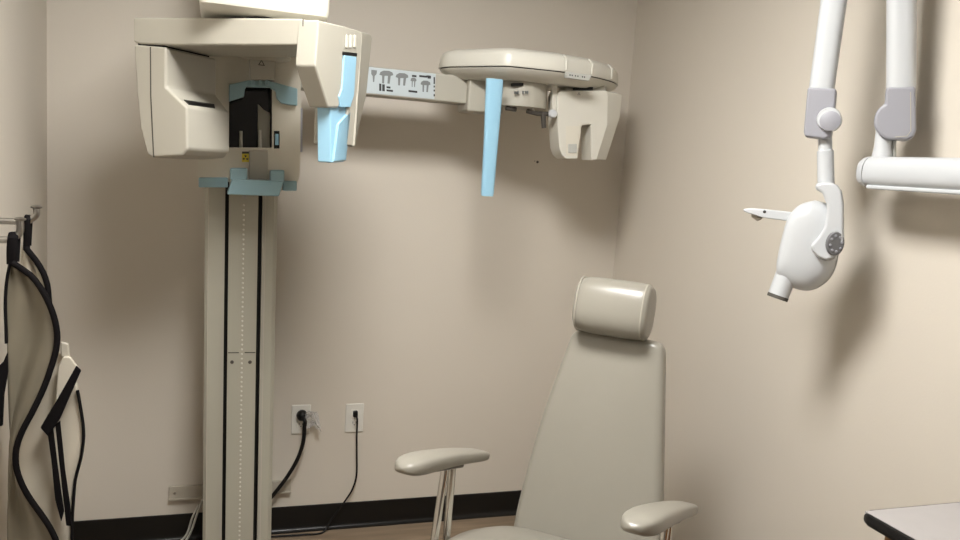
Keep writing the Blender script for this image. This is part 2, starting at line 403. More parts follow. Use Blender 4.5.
b = NB(); hull(b, [sd(339, 124, GI + .006), sd(350.5, 112, GI + .006), sd(345.5, 159.5, GI + .006), sd(334, 161, GI + .006), sd(336.5, 124, GI), sd(351.5, 108, GI), sd(346, 160.5, GI), sd(331.5, 162.5, GI), sd(339, 124, GI - .01), sd(345, 160, GI - .01)]); obj('grip_facet', b, 'blue', grip)
# --- upper shelf
YS = -.90
def sy(px, py, Y=YS): return at(px, py, 1, Y)
xl, xr = sy(198.5, 10).x, sy(330.5, 10).x; zb = sy(270, 17, -.88).z; zl = sy(270, 8).z
pl = round_poly([V((xl, YS)), V((xr, YS)), V((xr, -.33)), V((xl, -.33))], [.02, .03, .01, .01], 5)
cen = V(((xl + xr) / 2, (YS - .33) / 2))
def ring(s, z, dz=0): return [V((cen.x + (p.x - cen.x) * (1 - (1 - s) * 1.0), cen.y + (p.y - cen.y) * s, z)) for p in pl]
zb = max(zb, zt + .004)
obj('overhead_bracket', loft(NB(), [ring(.80, zb), ring(.90, zb + .004), ring(.985, zl - .004), ring(1, zl + .006), ring(1, zl + .13), ring(.96, zl + .15)]), 'beige2', mach, angle=50)
# --- chin tray
YT = -.50
b = NB()
prism(b, [cy(227, 194.5, YT), cy(279, 196.5, YT), cy(284, 181, YT), cy(232, 179, YT)], (0, .06, 0))
tray = obj('chin_tray', b, 'bluegrey', mach, bevel=.004, label='blue grey chin tray')
for l, t_, r_, bt in ((230, 168, 247.5, 180), (270, 170, 284.5, 182)):
    b = NB(); rectp(b, l, t_, r_, bt, YT + .004, .035); obj('tray_post', b, 'bluegrey', tray, bevel=.005)
for l, t_, r_, bt in ((198.5, 177.5, 228, 187.5), (283, 181, 297, 191)):
    b = NB(); rectp(b, l, t_, r_, bt, -.462, .05); obj('side_bar', b, 'bluegrey', tray, bevel=.004)
p = cy(244.5, 197, -.335); obj('tray_screw', lathe(NB(), p, (0, -1, 0), [(.007, 0), (.007, .003), (.002, .005), (.0002, .005)], n=14), 'steel', tray)

# --- cephalometric arm
YA = -.35
ay = lambda px, py, Y=YA: at(px, py, 1, Y)
z_top = ay(371.4, 66).z; z_bot = ay(371.4, 95).z; xa0 = ay(301, 60).x; xa1 = ay(480, 85).x
b = NB(); box(b, (xa0 - .15, YA, z_bot), (xa1 + .1, YA + .10, z_top))
carm = obj('side_arm', b, 'beige', mach, bevel=.006)
zs0, zs1 = ay(371.4, 67.2).z, ay(371.4, 93.2).z
xs0, xs1 = ay(366, 70).x, ay(435.4, 80).x
lab = obj('instruction_sticker', prism(NB(), [(xs0, YA - .0012, zs1), (xs1, YA - .0012, zs1), (xs1, YA - .0012, zs0), (xs0, YA - .0012, zs0)], (0, .002, 0)), 'sticker', mach, smooth=False, label='pale blue sticker with rows of grey machine pictograms')
ip = lambda x, y: at(x, y, 1, YA - .0014)
def ink(nm, m, *polys):
    g = NB()
    for pts in polys: prism(g, [ip(*p) for p in pts], (0, .0006, 0))
    obj(nm, g, m, lab, smooth=False)
def picto(px, py, w, h):
    ink('pictogram', 'greyink', [(px, py + h * .32), (px + w * .08, py + h * .12), (px + w * .3, py), (px + w * .7, py + h * .02), (px + w * .95, py + h * .16), (px + w, py + h * .36), (px + w * .8, py + h * .42), (px + w * .2, py + h * .40)],
        [(px + w * .2, py + h * .38), (px + w * .38, py + h * .38), (px + w * .34, py + h), (px + w * .2, py + h * .98)],
        [(px + w * .62, py + h * .38), (px + w * .82, py + h * .38), (px + w * .74, py + h * 1.02), (px + w * .58, py + h)])
picto(379.3, 70.5, 14, 13); picto(395.5, 73, 13, 12.5); picto(420.5, 80.5, 10, 11.5); picto(410.5, 77.5, 6, 9.5)
ink('pictogram', 'greyink', [(371.3, 69.8), (377, 70.4), (376.6, 74), (374.8, 76), (374.2, 82), (373, 82), (372.6, 76), (371.2, 74)])
ink('printed_block', 'ink', [(379.2, 83.5), (381.4, 83.7), (381.4, 91), (379.2, 90.8)]); ink('printed_block', 'ink', [(382.2, 84.2), (384.8, 84.4), (384.8, 91.3), (382.2, 91.1)])
for x_, y_, w_ in ((386.5, 86.2, 4), (386.5, 89.3, 6.5), (408.5, 90, 8.8), (412, 74.8, 4.5), (419.3, 75, 7.5), (426, 75.4, 5)):
    ink('text_line', 'ink', [(x_, y_), (x_ + w_, y_ + w_ * .11), (x_ + w_, y_ + 2 + w_ * .11), (x_, y_ + 2)])
ink('printed_block', 'ink', [(427.5, 75.3), (430.8, 75.7), (430.8, 78.8), (427.5, 78.5)])
for y_, h_ in ((77, 7), (85.5, 2), (89.5, 2), (94, 2.4)): ink('printed_block', 'ink', [(433.6, y_), (434.9, y_ + .1), (434.9, y_ + h_), (433.6, y_ + h_)])

# --- cephalometric head
YH = -.55; Z_ = V((0, 0, 1))
hy = lambda px, py, Y=YH: at(px, py, 1, Y)
A = hy(507, 47); hz1 = A.z; hz_line = hy(507, 65.5).z; hz0 = hy(507, 78, -.53).z
Lp = hy(442, 55, -.34)
fp = [V((A.x, YH)), V((hy(562, 55, -.565).x, -.565)), V((hy(598, 60, -.52).x, -.52)), V((hy(617, 65, -.44).x, -.44)), V((hy(620.5, 65, -.36).x, -.36)), V((hy(619, 65, -.27).x, -.27)), V((-.33, -.2)), V((-.84, -.2)), V((Lp.x + .01, -.25)), V((Lp.x, Lp.y))]
fpr = round_poly(fp, [.03, .05, .04, .05, .05, .04, .04, .04, .04, .05], 5)
hc = V((-.6, -.37))
def hring(d, z, s=1): return [V((p.x, p.y, z)) for p in inset2(fpr, d)]
if sum(p.x * q.y - q.x * p.y for p, q in zip(fpr, fpr[1:] + fpr[:1])) < 0: fpr = fpr[::-1]
g0 = hz_line
rings = [hring(.055, hz0), hring(.045, hz0 + .002), hring(.008, g0 - .010), hring(.004, g0 - .004)]
rings2 = [hring(.001, g0), hring(0, g0 + .004), hring(.004, hz1 - .022), hring(.010, hz1 - .010), hring(.022, hz1 - .002), hring(.05, hz1 + .006), hring(.10, hz1 + .012)]
hd = obj('side_head', loft(NB(), rings2), 'beige2', mach, smooth=True)
obj('head_underside', loft(NB(), rings), 'beige2', hd)
obj('head_seam', loft(NB(), [hring(.006, g0 - .005), hring(.006, g0 + .001)]), 'groove', hd)
def foot(px, py):
    d = ray(px, py); best = None
    for p_, q_ in zip(fpr, fpr[1:] + fpr[:1]):
        ex_, ey_ = q_.x - p_.x, q_.y - p_.y; det_ = d.x * -ey_ + ex_ * d.y
        if abs(det_) < 1e-9: continue
        rx, ry = p_.x - CAM.x, p_.y - CAM.y
        t_ = (rx * -ey_ + ex_ * ry) / det_; u_ = (d.x * ry - d.y * rx) / det_
        if 0 <= u_ <= 1 and (best is None or t_ < best[0]): best = (t_, V((q_.y - p_.y, -(q_.x - p_.x))).normalized())
    c_ = CAM + d * best[0]; return c_, V((best[1].x, best[1].y, 0))
for px in (567, 593, 613):
    c0, n0 = foot(px, 62); c0.z = 0
    b = NB(); tube(b, [c0 - n0 * .018 + Z_ * (hz1 - .003), c0 - n0 * .004 + Z_ * (hz1 - .016), c0 - n0 * .0015 + Z_ * ((hz1 + g0) / 2 + .01), c0 - n0 * .001 + Z_ * (g0 + .006)], .0045, 10, 4); obj('head_rib', b, 'beige2', hd)
b = NB(); pts = [(566.5, 71.5), (592, 75.3), (589, 81), (566.5, 77.7)]
prism(b, [at(x, y, 1, -.567) for x, y in pts], (0, .02, 0)); kp = obj('keypad', b, 'grey', mach, bevel=.002, label='grey key panel')
b = NB()
for x_ in (569.5, 571.7, 575, 577.4, 582, 584): prism(b, [at(x, y + (x_ - 569) * .14, 1, -.5675) for x, y in ((x_, 74.2), (x_ + 1.1, 74.35), (x_ + 1.1, 75.8), (x_, 75.6))], (0, .001, 0))
obj('keypad_print', b, 'ink', kp, smooth=False)
# drum below the head
zd1, zd0 = at(520, 82, 1, -.42).z + .03, at(520, 106, 1, -.50).z
b = NB(); xd0, xd1 = at(503, 95, 1, -.46).x - .02, at(552, 95, 1, -.46).x
dr = round_poly([V((xd0, -.33)), V((xd0, -.44)), V(((xd0 + xd1) / 2, -.50)), V((xd1, -.45)), V((xd1, -.33))], .05, 6)
loft(b, [[V((p.x, p.y, z)) for p in dr] for z in (zd0, zd1)]); drum = obj('rotating_drum', b, 'beige', mach, bevel=.004)
b = NB(); xn0, xn1 = at(467, 95, 1, -.36).x, at(503, 95, 1, -.36).x
box(b, (xn0, -.375, at(476, 112, 1, -.37).z), (xn1, -.25, at(476, 75, 1, -.37).z)); obj('arm_socket', b, 'beige', mach, bevel=.008)
b = NB(); rectp(b, 513, 83, 523.5, 86, -.487, .02); obj('drum_slot', b, 'black', drum, smooth=False)
b = NB()
for x_ in (516, 518.5, 523.5, 526, 528): rectp(b, x_, 90.8, x_ + .5, 93.6, -.4975 if x_ < 530 else -.48, .02)
obj('scale_marks', b, 'greyink', drum, smooth=False)
# ear rod holders
b = NB(); tube(b, [at(506, 108, 1, -.45), at(516, 109.5, 1, -.45)], .008, 10, 0); obj('ear_rod', b, 'dark_metal', mach)
b = NB(); tube(b, [at(527, 111, 1, -.46), at(537, 113.5, 1, -.46), at(550, 114, 1, -.46)], .008, 12, 0); 
cyl(b, at(543, 112, 1, -.46), at(544, 128, 1, -.46), .0095, .008, 14); obj('ear_rod', b, 'dark_metal', mach)
for x_, y_ in ((533, 113), (511, 109)):
    b = NB(); cyl(b, at(x_, y_ - 6, 1, -.45), at(x_, y_, 1, -.45), .0065, .0065, 12); obj('ear_rod_mount', b, 'steel', mach)
b = NB(); rectp(b, 552.5, 84, 557.5, 116, -.46, .02); obj('holder_bracket', b, 'beige2', mach, bevel=.003)
obj('white_knob', lathe(NB(), at(551.5, 114, 1, -.46), (0, -1, 0), [(.012, 0), (.015, .004), (.015, .014), (.011, .019), (.0002, .02)], n=24), 'white', mach, label='round white knob')
# forked cassette holder
YK = -.47; ky = lambda x, y, Y=YK: at(x, y, 1, Y)
fork = [(561, 90.5), (607, 90.5), (608.5, 95), (608, 125), (597, 160), (591.5, 160.5), (591, 124.5), (582, 125.5), (577.5, 159), (566, 159), (562, 155), (559.5, 148), (557.6, 125), (557.3, 97), (558.3, 92.5)]
b = NB()
# split into convex pieces that share planes
def kp_(pts, d=.09): prism(b, [ky(*p) for p in pts], (0, d, 0))
prism(b, [ky(*p) for p in fork], (0, .085, 0))
fk = obj('forked_sensor_holder', b, 'beige2', mach, bevel=.004)
b = NB(); wing = [ky(606.5, 91.5, YK + .002), ky(607.5, 125, YK + .002), ky(596.5, 159.5, YK + .002)]
wb = [at(622, 95, 1, YK + .045), at(620, 117, 1, YK + .045), at(606, 160, 1, YK + .045), at(615, 91.5, 1, YK + .045)]
hull(b, wing + wb + [q + V((0, .035, 0)) for q in wb] + [wing[0] + V((0, .08, 0)), wing[2] + V((0, .08, 0))]); obj('side_cheek', b, 'beige2', fk, bevel=.003)
b = NB(); prism(b, [ky(566, 126, YK - .0005), ky(581.3, 126, YK - .0005), ky(577.3, 156, YK - .0005), ky(566, 156, YK - .0005)], (0, .001, 0)); obj('inner_panel', b, 'beige3', fk, smooth=False)
b = NB(); rectp(b, 568.5, 144, 577, 153, YK - .004, .005); obj('latch', b, 'grey', fk, bevel=.002)
b = NB(); rectp(b, 575.5, 87, 593, 90, YK - .002, .03); obj('top_slot', b, 'black', fk, smooth=False)
obj('warning_triangle', triangle_sign(NB(), ky(579, 94, YK - .0006), .0065, 0), 'ink', fk, smooth=False)
b = NB(); rectp(b, 566, 78, 606, 91.5, YK + .02, .06); obj('holder_mount', b, 'beige', mach, bevel=.003)
# blue positioning blade
b = NB(); YP = -.535
bl = [(494.5, 79, 8.6), (494.3, 88, 8.6), (493.2, 105, 8.2), (491.3, 135, 7.4), (489.3, 165, 6.9), (487.4, 192, 6.5), (487.2, 196, 5.9)]
rg = []
for cx_, cy_, hw in bl:
    c0 = at(cx_, cy_, 1, YP); w_ = hw / 296
    rg.append([c0 + V((w_ * math.copysign(abs(math.cos(a)) ** .75, math.cos(a)), .012 * math.copysign(abs(math.sin(a)) ** .75, math.sin(a)), 0)) for a in [i * math.tau / 24 for i in range(24)]])
obj('blue_positioning_blade', loft(b, rg), 'blue', mach, label='long pale blue blade hanging from the side head')

# ------------------------------------------------------------------ wall fittings
br = thing('wall_bracket', 'beige metal bracket plate on the wall behind the machine column', 'bracket', (-1.54, -.006, .19))
obj('plate', box(NB(), (-1.767, -.012, .163), (-1.322, 0, .215)), 'plate', br, bevel=.003)
obj('spacer', box(NB(), (-1.60, -.079, .17), (-1.48, -.0125, .21)), 'plate', br, smooth=False)
b = NB(); box(b, (-1.767, -.019, .163), (-1.322, -.0122, .169)); obj('lower_lip', b, 'plate', br, smooth=False)
for x_ in (-1.745, -1.345): obj('screw', lathe(NB(), V((x_, -.012, .19)), (0, -1, 0), [(.005, 0), (.005, .002), (.0002, .003)], n=12), 'steel', br)

def outlet(x, z, label):
    t = thing('wall_outlet', label, 'outlet', (x, 0, z))
    b = NB(); box(b, (x - .036, -.006, z - .058), (x + .036, 0, z + .058)); pl_ = obj('cover_plate', b, 'outlet', t, bevel=.003)
    for dz in (.02, -.02):
        b = NB(); o2 = round_poly([V((x - .0165, z + dz - .0145)), V((x + .0165, z + dz - .0145)), V((x + .0165, z + dz + .0145)), V((x - .0165, z + dz + .0145))], .009, 4)
        prism(b, [V((p.x, -.0085, p.y)) for p in o2], (0, .004, 0)); s_ = obj('socket', b, 'outlet', t)
        b = NB()
        for dx in (-.006, .006): box(b, (x + dx - .001, -.0089, z + dz - .002), (x + dx + .001, -.008, z + dz + .007))
        box(b, (x - .002, -.0089, z + dz - .009), (x + .002, -.008, z + dz - .005)); obj('socket_hole', b, 'ink', s_, smooth=False)
    obj('screw', lathe(NB(), V((x, -.006, z)), (0, -1, 0), [(.003, 0), (.003, .001), (.0002, .002)], n=10), 'steel', t)
    return t
o1 = at(301, 419.5, 1, -.006); o2 = at(354.5, 418, 1, -.006)
outlet(o1.x, o1.z, 'ivory wall outlet with a clear plastic wrapped black plug, nearer the column')
outlet(o2.x, o2.z, 'ivory wall outlet with one thin black cord, farther from the column')

pc = thing('power_cord', 'thick black power cord curving from outlet to behind the column', 'power cord', (o1.x, -.02, o1.z))
pp = at(301, 414.5, 1, -.012)
pp = V((o1.x + .002, -.0089, o1.z + .02))
obj('plug', lathe(NB(), pp, (0, -1, 0), [(.019, 0), (.021, .003), (.021, .016), (.016, .024), (.009, .032), (.0002, .034)], n=28), 'black', pc)
b = NB(); tube(b, [pp + V((0, -.034, 0)), pp + V((.008, -.048, -.012)), at(304.5, 427, 1, -.055), at(303, 443, 1, -.055), at(297, 460, 1, -.055), at(287, 477, 1, -.05), at(274, 494, 1, -.045), at(262, 508, 1, -.04)], .0075, 12, 6); obj('cord', b, 'black', pc)
tc_ = thing('thin_cord', 'thin black cord dropping from outlet to the floor along the baseboard', 'cord', (o2.x, -.02, o2.z))
q = V((o2.x, -.0089, o2.z + .02)); q = at(354.8, 422, 1, -.0089)
q = V((o2.x, -.0089, o2.z - .02))
q = V((o2.x + .001, -.0089, o2.z + .02))
b = NB(); box(b, (q.x - .009, -.026, q.z - .013), (q.x + .009, -.0091, q.z + .013)); obj('plug', b, 'black', tc_, bevel=.005)
b = NB(); tube(b, [q + V((0, -.024, -.004)), q + V((.004, -.032, -.016)), at(356.8, 434, 1, -.03), at(356.8, 455, 1, -.026), at(356.5, 475, 1, -.024), at(352.5, 489, 1, -.024), at(345, 501, 1, -.024), at(331, 520, 1, -.03), V((-1.20, -.05, .006)), V((-1.28, -.055, .006)), V((-1.40, -.05, .006)), V((-1.47, -.05, .006))], .0036, 10, 6); obj('cord', b, 'black', tc_)

# crumpled clear plastic on the plug
b = NB(); n_, m_ = 9, 8; grid = []
c0 = pp + V((.034, -.020, -.006))
for i in range(n_):
    row = []
    for j in range(m_):
        u_, v_ = i / (n_ - 1), j / (m_ - 1)
        row.append(b.verts.new(c0 + V(((u_ - .5) * .052 + v_ * .012, -.012 - .015 * math.sin(u_ * 5) * math.cos(v_ * 4) + random.uniform(-.006, .006), (.5 - v_) * .066 - (u_ - .4) ** 2 * .06 + random.uniform(-.004, .004)))))
    grid.append(row)
for i in range(n_ - 1):
    for j in range(m_ - 1): b.faces.new((grid[i][j], grid[i + 1][j], grid[i + 1][j + 1], grid[i][j + 1]))
tag(obj('plastic_wrap', b, 'clear', solid=.0012, smooth=False), 'crumpled clear plastic wrap hanging on the black plug', 'plastic wrap')

# white cables on the floor by the column foot
cb = NB(); tube(cb, [V((-1.648, -.045, .17)), V((-1.665, -.05, .12)), V((-1.688, -.06, .05)), V((-1.72, -.085, .012)), V((-1.78, -.15, .006)), V((-1.86, -.16, .006)), V((-1.92, -.11, .006)), V((-1.88, -.06, .006)), V((-1.80, -.05, .006)), V((-1.735, -.05, .010)), V((-1.70, -.045, .04)), V((-1.682, -.04, .10)), V((-1.66, -.035, .15))], .0042, 10, 6)
tag(obj('white_cable', cb, 'cable'), 'thin white cable looped on the floor left of the column', 'cable')
wa = at(537.5, 162, 1, 0)
b = NB(); lathe(b, V((wa.x, 0, wa.z)), (0, -1, 0), [(.0055, 0), (.005, .002), (.003, .004), (.0002, .004)], n=12); lathe(b, V((wa.x - .012, 0, wa.z + .003)), (0, -1, 0), [(.0022, 0), (.002, .001), (.0002, .0015)], n=8)
tag(obj('wall_screw', b, 'dark_metal'), 'tiny dark screw in the back wall below the side head', 'screw')

# ------------------------------------------------------------------ exam chair
AL, TH = R(44), R(15)
bk = V((math.sin(AL), math.cos(AL), 0)); fwd = -bk; wd = V((math.cos(AL), -math.sin(AL), 0)); Z = V((0, 0, 1))
sv = bk * math.sin(TH) + Z * math.cos(TH); bn = -(wd.cross(sv)).normalized(); bn = bn if bn.dot(fwd) > 0 else -bn
BP = dep(617, 335, 2.25)
chair = thing('exam_chair', 'cream vinyl dental exam chair with headrest and padded armrests', 'chair', (-.90, -1.40, 0))
bo = [V((-.128, .004)), V((.124, .002)), V((.150, -.10)), V((.200, -.50)), V((.205, -.66)), V((-.205, -.66)), V((-.200, -.50)), V((-.152, -.10))]
bo = [V((-.134, .002)), V((.131, .002)), V((.208, -.56)), V((.208, -.66)), V((-.214, -.66)), V((-.214, -.54)), V((-.190, -.28))]
bor = round_poly(bo, [.035, .035, .2, .03, .03, .1, .25], 8)
backf = (BP - bn * .032, wd, sv, bn)
backr = obj('backrest', cushion(NB(), bor, backf, .064, .022, .006), 'vinyl', chair)
# headrest : rounded bolster along the width
hcn = on(614, 308, BP + bn * .024, bn)
b = NB(); rg = []; hw, hh, ht = .106, .080, .064
N_ = 36
def bol(x, s, dz=0):
    o_ = []
    for i in range(N_):
        a = i * math.tau / N_; ca, sa = math.cos(a), math.sin(a); e_ = .72
        o_.append(hcn + wd * x + sv * (hh * s * math.copysign(abs(sa) ** e_, sa)) + bn * (ht * s * math.copysign(abs(ca) ** e_, ca)))
    return o_
for x, s in ((-hw - .006, .05), (-hw - .003, .5), (-hw + .002, .76), (-hw + .008, .87), (-hw + .017, .94), (-hw + .03, .975), (-.05, 1), (0, 1.005), (.05, 1), (hw - .02, .975), (hw - .010, .945), (hw - .004, .88), (hw - .001, .78), (hw, .5), (hw, .05)): rg.append(bol(x, s))
hr = obj('headrest', loft(b, rg), 'vinyl', chair)
for sgn in (-1, 1):
    rr_ = bol(sgn * (hw - .013), .962); b = NB(); tube(b, rr_ + rr_[:1], .0022, 6, 0); obj('stitched_seam', b, 'thread', hr)
b = NB(); 
for dx in (-.035, .035): tube(b, [hcn + wd * dx - bn * .05 - sv * .03, hcn + wd * dx - bn * .062 - sv * .12, BP + wd * dx - bn * .07 - sv * .25], .008, 12, 0)
obj('headrest_bars', b, 'chrome', chair)
# seat
SB = BP - sv * .60 + bn * .0
SB = V((SB.x, SB.y, .474)) + fwd * .0
TS = R(14); sf = fwd * math.cos(TS) + Z * math.sin(TS); sn = -fwd * math.sin(TS) + Z * math.cos(TS)
so = [V((-.225, -.02)), V((.225, -.02)), V((.285, .18)), V((.25, .50)), V((-.25, .50)), V((-.285, .18))]
seat = obj('seat', cushion(NB(), round_poly(so, [.12, .12, .2, .09, .09, .2], 8), (SB - sn * .05, wd, sf, sn), .10, .042, .012), 'vinyl', chair)
# seat pan and pedestal
b = NB(); sc_ = SB + sf * .24 - sn * .115
prism(b, [sc_ + wd * x + sf * y for x, y in ((-.19, -.2), (.19, -.2), (.19, .2), (-.19, .2))], sn * -.03); obj('seat_pan', b, 'steel', chair, bevel=.008)
pc0 = V((sc_.x, sc_.y, 0))
obj('pedestal', lathe(NB(), pc0, (0, 0, 1), [(.30, 0), (.30, .02), (.28, .035), (.10, .06), (.065, .09), (.06, sc_.z - .05), (.10, sc_.z - .02), (.0002, sc_.z - .02)], n=48), 'steel', chair)
b = NB(); tube(b, [SB - sn * .13 + sf * .08, SB - sn * .12 - sf * .05, SB - bn * .075 + sv * .06, BP - sv * .3 - bn * .07], .022, 12, 5, flat=(wd, .05)); obj('back_bracket', b, 'dark_metal', chair)
# armrests
def armrest(cpt, rear_px, front_px, side):
    F, Rr = on(*front_px, cpt, wd), on(*rear_px, cpt, wd)
    d = (Rr - F); ln = d.length; d.normalize(); n_ = wd.cross(d); n_ = n_ if n_.z > 0 else -n_
    b = NB(); rg = []; K = 22; hl = ln / 2; mid = (F + Rr) / 2
    for i in range(K + 1):
        t_ = -math.cos(math.pi * i / K); e_ = max((1 - abs(t_) ** 7) ** .42, .03)
        w_ = (.034 - .008 * t_) * e_; h_ = (.0185 - .004 * t_) * e_
        c_ = mid + d * (hl * t_) + n_ * (.008 * (1 - t_ * t_) - .004 * max(0, -t_) ** 3)
        rg.append([c_ + wd * (w_ * math.copysign(abs(math.cos(a)) ** .55, math.cos(a))) + n_ * (h_ * math.copysign(abs(math.sin(a)) ** .6, math.sin(a))) for a in [k_ * math.tau / 24 for k_ in range(24)]])
    arm_ = obj('armrest', loft(b, rg), 'vinyl', chair)
    b = NB(); prism(b, [mid + d * y + wd * x - n_ * .008 for x, y in ((-.014, -hl * .5), (.014, -hl * .5), (.014, hl * .3), (-.014, hl * .3))], n_ * -.012); obj('base_plate', b, 'dark_metal', arm_, bevel=.004)
    for dt, dl in ((-.012, -.075), (.028, .012)):
        topp = mid + d * dt - n_ * .014
        lowp = V((mid.x, mid.y, SB.z - .06)) - fwd * dl * 1.0
        b = NB(); cyl(b, topp, lowp, .0098, .0098, 18); obj('support_rod', b, 'chrome', arm_, label='chrome support rod')
    b = NB(); lw = V((mid.x, mid.y, SB.z - .06)); tube(b, [lw - fwd * -.10, lw + fwd * -.06, lw + fwd * -.06 - wd * (side * .16) - Z * .01], .014, 12, 0); obj('lower_bracket', b, 'dark_metal', arm_)
    return arm_
cl = at(445, 463, 2, .75); crr = at(661, 519, 2, .75)
armrest(cl, (486, 455), (402, 467), -1)
armrest(crr, (692, 508), (633, 526), 1)

# ------------------------------------------------------------------ wall mounted intraoral x-ray
xr = thing('intraoral_xray_unit', 'white wall mounted dental x-ray head on a folding arm', 'x-ray unit', (0, -2.55, 1.5))
XB = -.115
B0 = at(870, 172, 0, XB); B1 = at(957, 175.5, 0, XB)
zb_ = B0.z; y0 = B0.y; en = CAM - V((XB, y0, zb_)); en.z = 0; en.normalize(); e1 = V((-en.y, en.x, 0))
rb = .0375
def capsule_ring(y, s, dz=0): return [V((XB + rb * s * math.copysign(abs(math.cos(a)) ** .8, math.cos(a)), y, zb_ + dz + rb * s * math.copysign(abs(math.sin(a)) ** .8, math.sin(a)))) for a in [i * math.tau / 32 for i in range(32)]]
ex = obj('extension_arm', loft(NB(), [capsule_ring(y0 - .014, 1), capsule_ring(-2.6, 1)]), 'white', xr)
b = NB(); box(b, (XB - .028, -2.58, zb_ - rb - .004), (XB + .028, y0 - .02, zb_ - rb + .006)); obj('cable_channel', b, 'white', ex, bevel=.004)
obj('end_cap', loft(NB(), [capsule_ring(y0 + .020, .3), capsule_ring(y0 + .018, .62), capsule_ring(y0 + .011, .86), capsule_ring(y0 + .002, .98), capsule_ring(y0 - .0125, 1.02)]), 'white', ex)
obj('cap_seam', loft(NB(), [capsule_ring(y0 - .0128, .985), capsule_ring(y0 - .0138, .985)]), 'groove', ex)
b = NB(); box(b, (XB - .05, -2.68, 1.42), (-.0201, -2.56, 1.62)); box(b, (-.02, -2.75, 1.2), (-.0, -2.5, 1.85)); obj('wall_mount', b, 'white', xr, bevel=.01)
# working plane for the folding arm
JP = on(882, 150, V((XB, y0 - .02, zb_)), en)
jp = lambda x, y, o=0: on(x, y, V((XB, y0 - .02, zb_)) + en * o, en)
pxs = (jp(883, 150) - jp(882, 150)).length
b = NB(); lathe(b, jp(881.5, 160), jp(884, 130) - jp(881.5, 160), [(.0235, 0), (.0235, .004), (.021, .018), (.019, .03), (.018, .07)], n=28); obj('pivot_collar', b, 'white', xr)
def disc_poly(cx, cy_, r, a0, a1, n=14): return [(cx + r * math.cos(R(a0 + (a1 - a0) * i / n)), cy_ + r * math.sin(R(a0 + (a1 - a0) * i / n))) for i in range(n + 1)]
# right (rising) arm
arm_dir_r = (jp(902, 0) - jp(901, 100)).normalized()
def limb(cpx0, cpx1, hw0, hw1, name, m, par, th_=1.0, ext=0):
    a, c_ = jp(*cpx0), jp(*cpx1); d = (c_ - a).normalized(); c2 = c_ + d * ext; x = d.cross(en).normalized()
    def rg_(p, r): return [p + x * (r * math.copysign(abs(math.cos(q)) ** .75, math.cos(q))) + en * (r * th_ * math.copysign(abs(math.sin(q)) ** .75, math.sin(q))) for q in [i * math.tau / 32 for i in range(32)]]
    return obj(name, loft(NB(), [rg_(a, hw0), rg_(c2, hw1)]), m, par)
hw = lambda px: px * pxs
up_ = limb((901, 92), (901.5, 0), hw(14.8), hw(15), 'lower_arm', 'white', xr, ext=hw(215))
kr = [(886, 87), (915.8, 86), (916.5, 130), (914, 137), (906, 140.5)] + disc_poly(893, 121, 19, 75, 245)
b = NB(); prism(b, [jp(x, y, .034) for x, y in kr], en * -.068); obj('elbow_cover', b, 'lilac', xr, bevel=.007, seg=4, label='lilac grey joint cover on the lower arm')
b = NB(); sm = [(910.5, 92), (910.8, 131), (907, 136), (895, 137)]
for a, c_ in zip(sm, sm[1:]):
    p_, q_ = jp(*a, .0345), jp(*c_, .0345); cyl(b, p_, q_, .0009, .0009, 6)
obj('cover_seam', b, 'plate', up_)
b = NB(); cyl(b, jp(893.5, 133, -.005), jp(893.5, 158, -.005), .006, .006, 12); obj('cable', b, 'grey', xr)
# left (hanging) arm
lf_ = limb((820.5, 97), (834, 0), hw(13.6), hw(14.6), 'upper_arm', 'white', xr, ext=hw(215))
b = NB(); prism(b, [jp(x, y, .033) for x, y in ((807.5, 87), (836.5, 88.5), (835, 108), (831, 136.5), (824, 139), (804.5, 136.5), (803.5, 131))], en * -.064); obj('wrist_cover', b, 'lilac', xr, bevel=.006, seg=4, label='lilac grey joint cover above the x-ray head')
wk = obj('wrist_disc', lathe(NB(), jp(830, 121, -.024), en, [(hw(13), 0), (hw(13), .062), (hw(12), .067), (.0002, .068)], n=36), 'white', xr)
obj('wrist_disc_cap', lathe(NB(), jp(830.2, 121, .0435), en, [(hw(11), 0), (hw(11), .002), (hw(9), .0035), (.0002, .005)], n=36), 'lilac', wk)
# elbow above the frame
ea, eb = jp(833, 0) + (jp(834, 0) - jp(820.5, 97)).normalized() * hw(215), jp(901.5, 0) + (jp(901.5, 0) - jp(901, 100)).normalized() * hw(215)
b = NB(); tube(b, [ea - Z * .02, ea + Z * .05, (ea + eb) / 2 + Z * .09, eb + Z * .05, eb - Z * .02], .036, 20, 5); obj('elbow', b, 'lilac', xr)
b = NB(); a_ = jp(825, 137); d_ = (jp(826, 185) - a_)
lathe(b, a_, d_, [(hw(7.6), 0), (hw(7.6), hw(15)), (hw(9), hw(16)), (hw(9.2), hw(55))], n=28); obj('swivel_tube', b, 'white', xr)
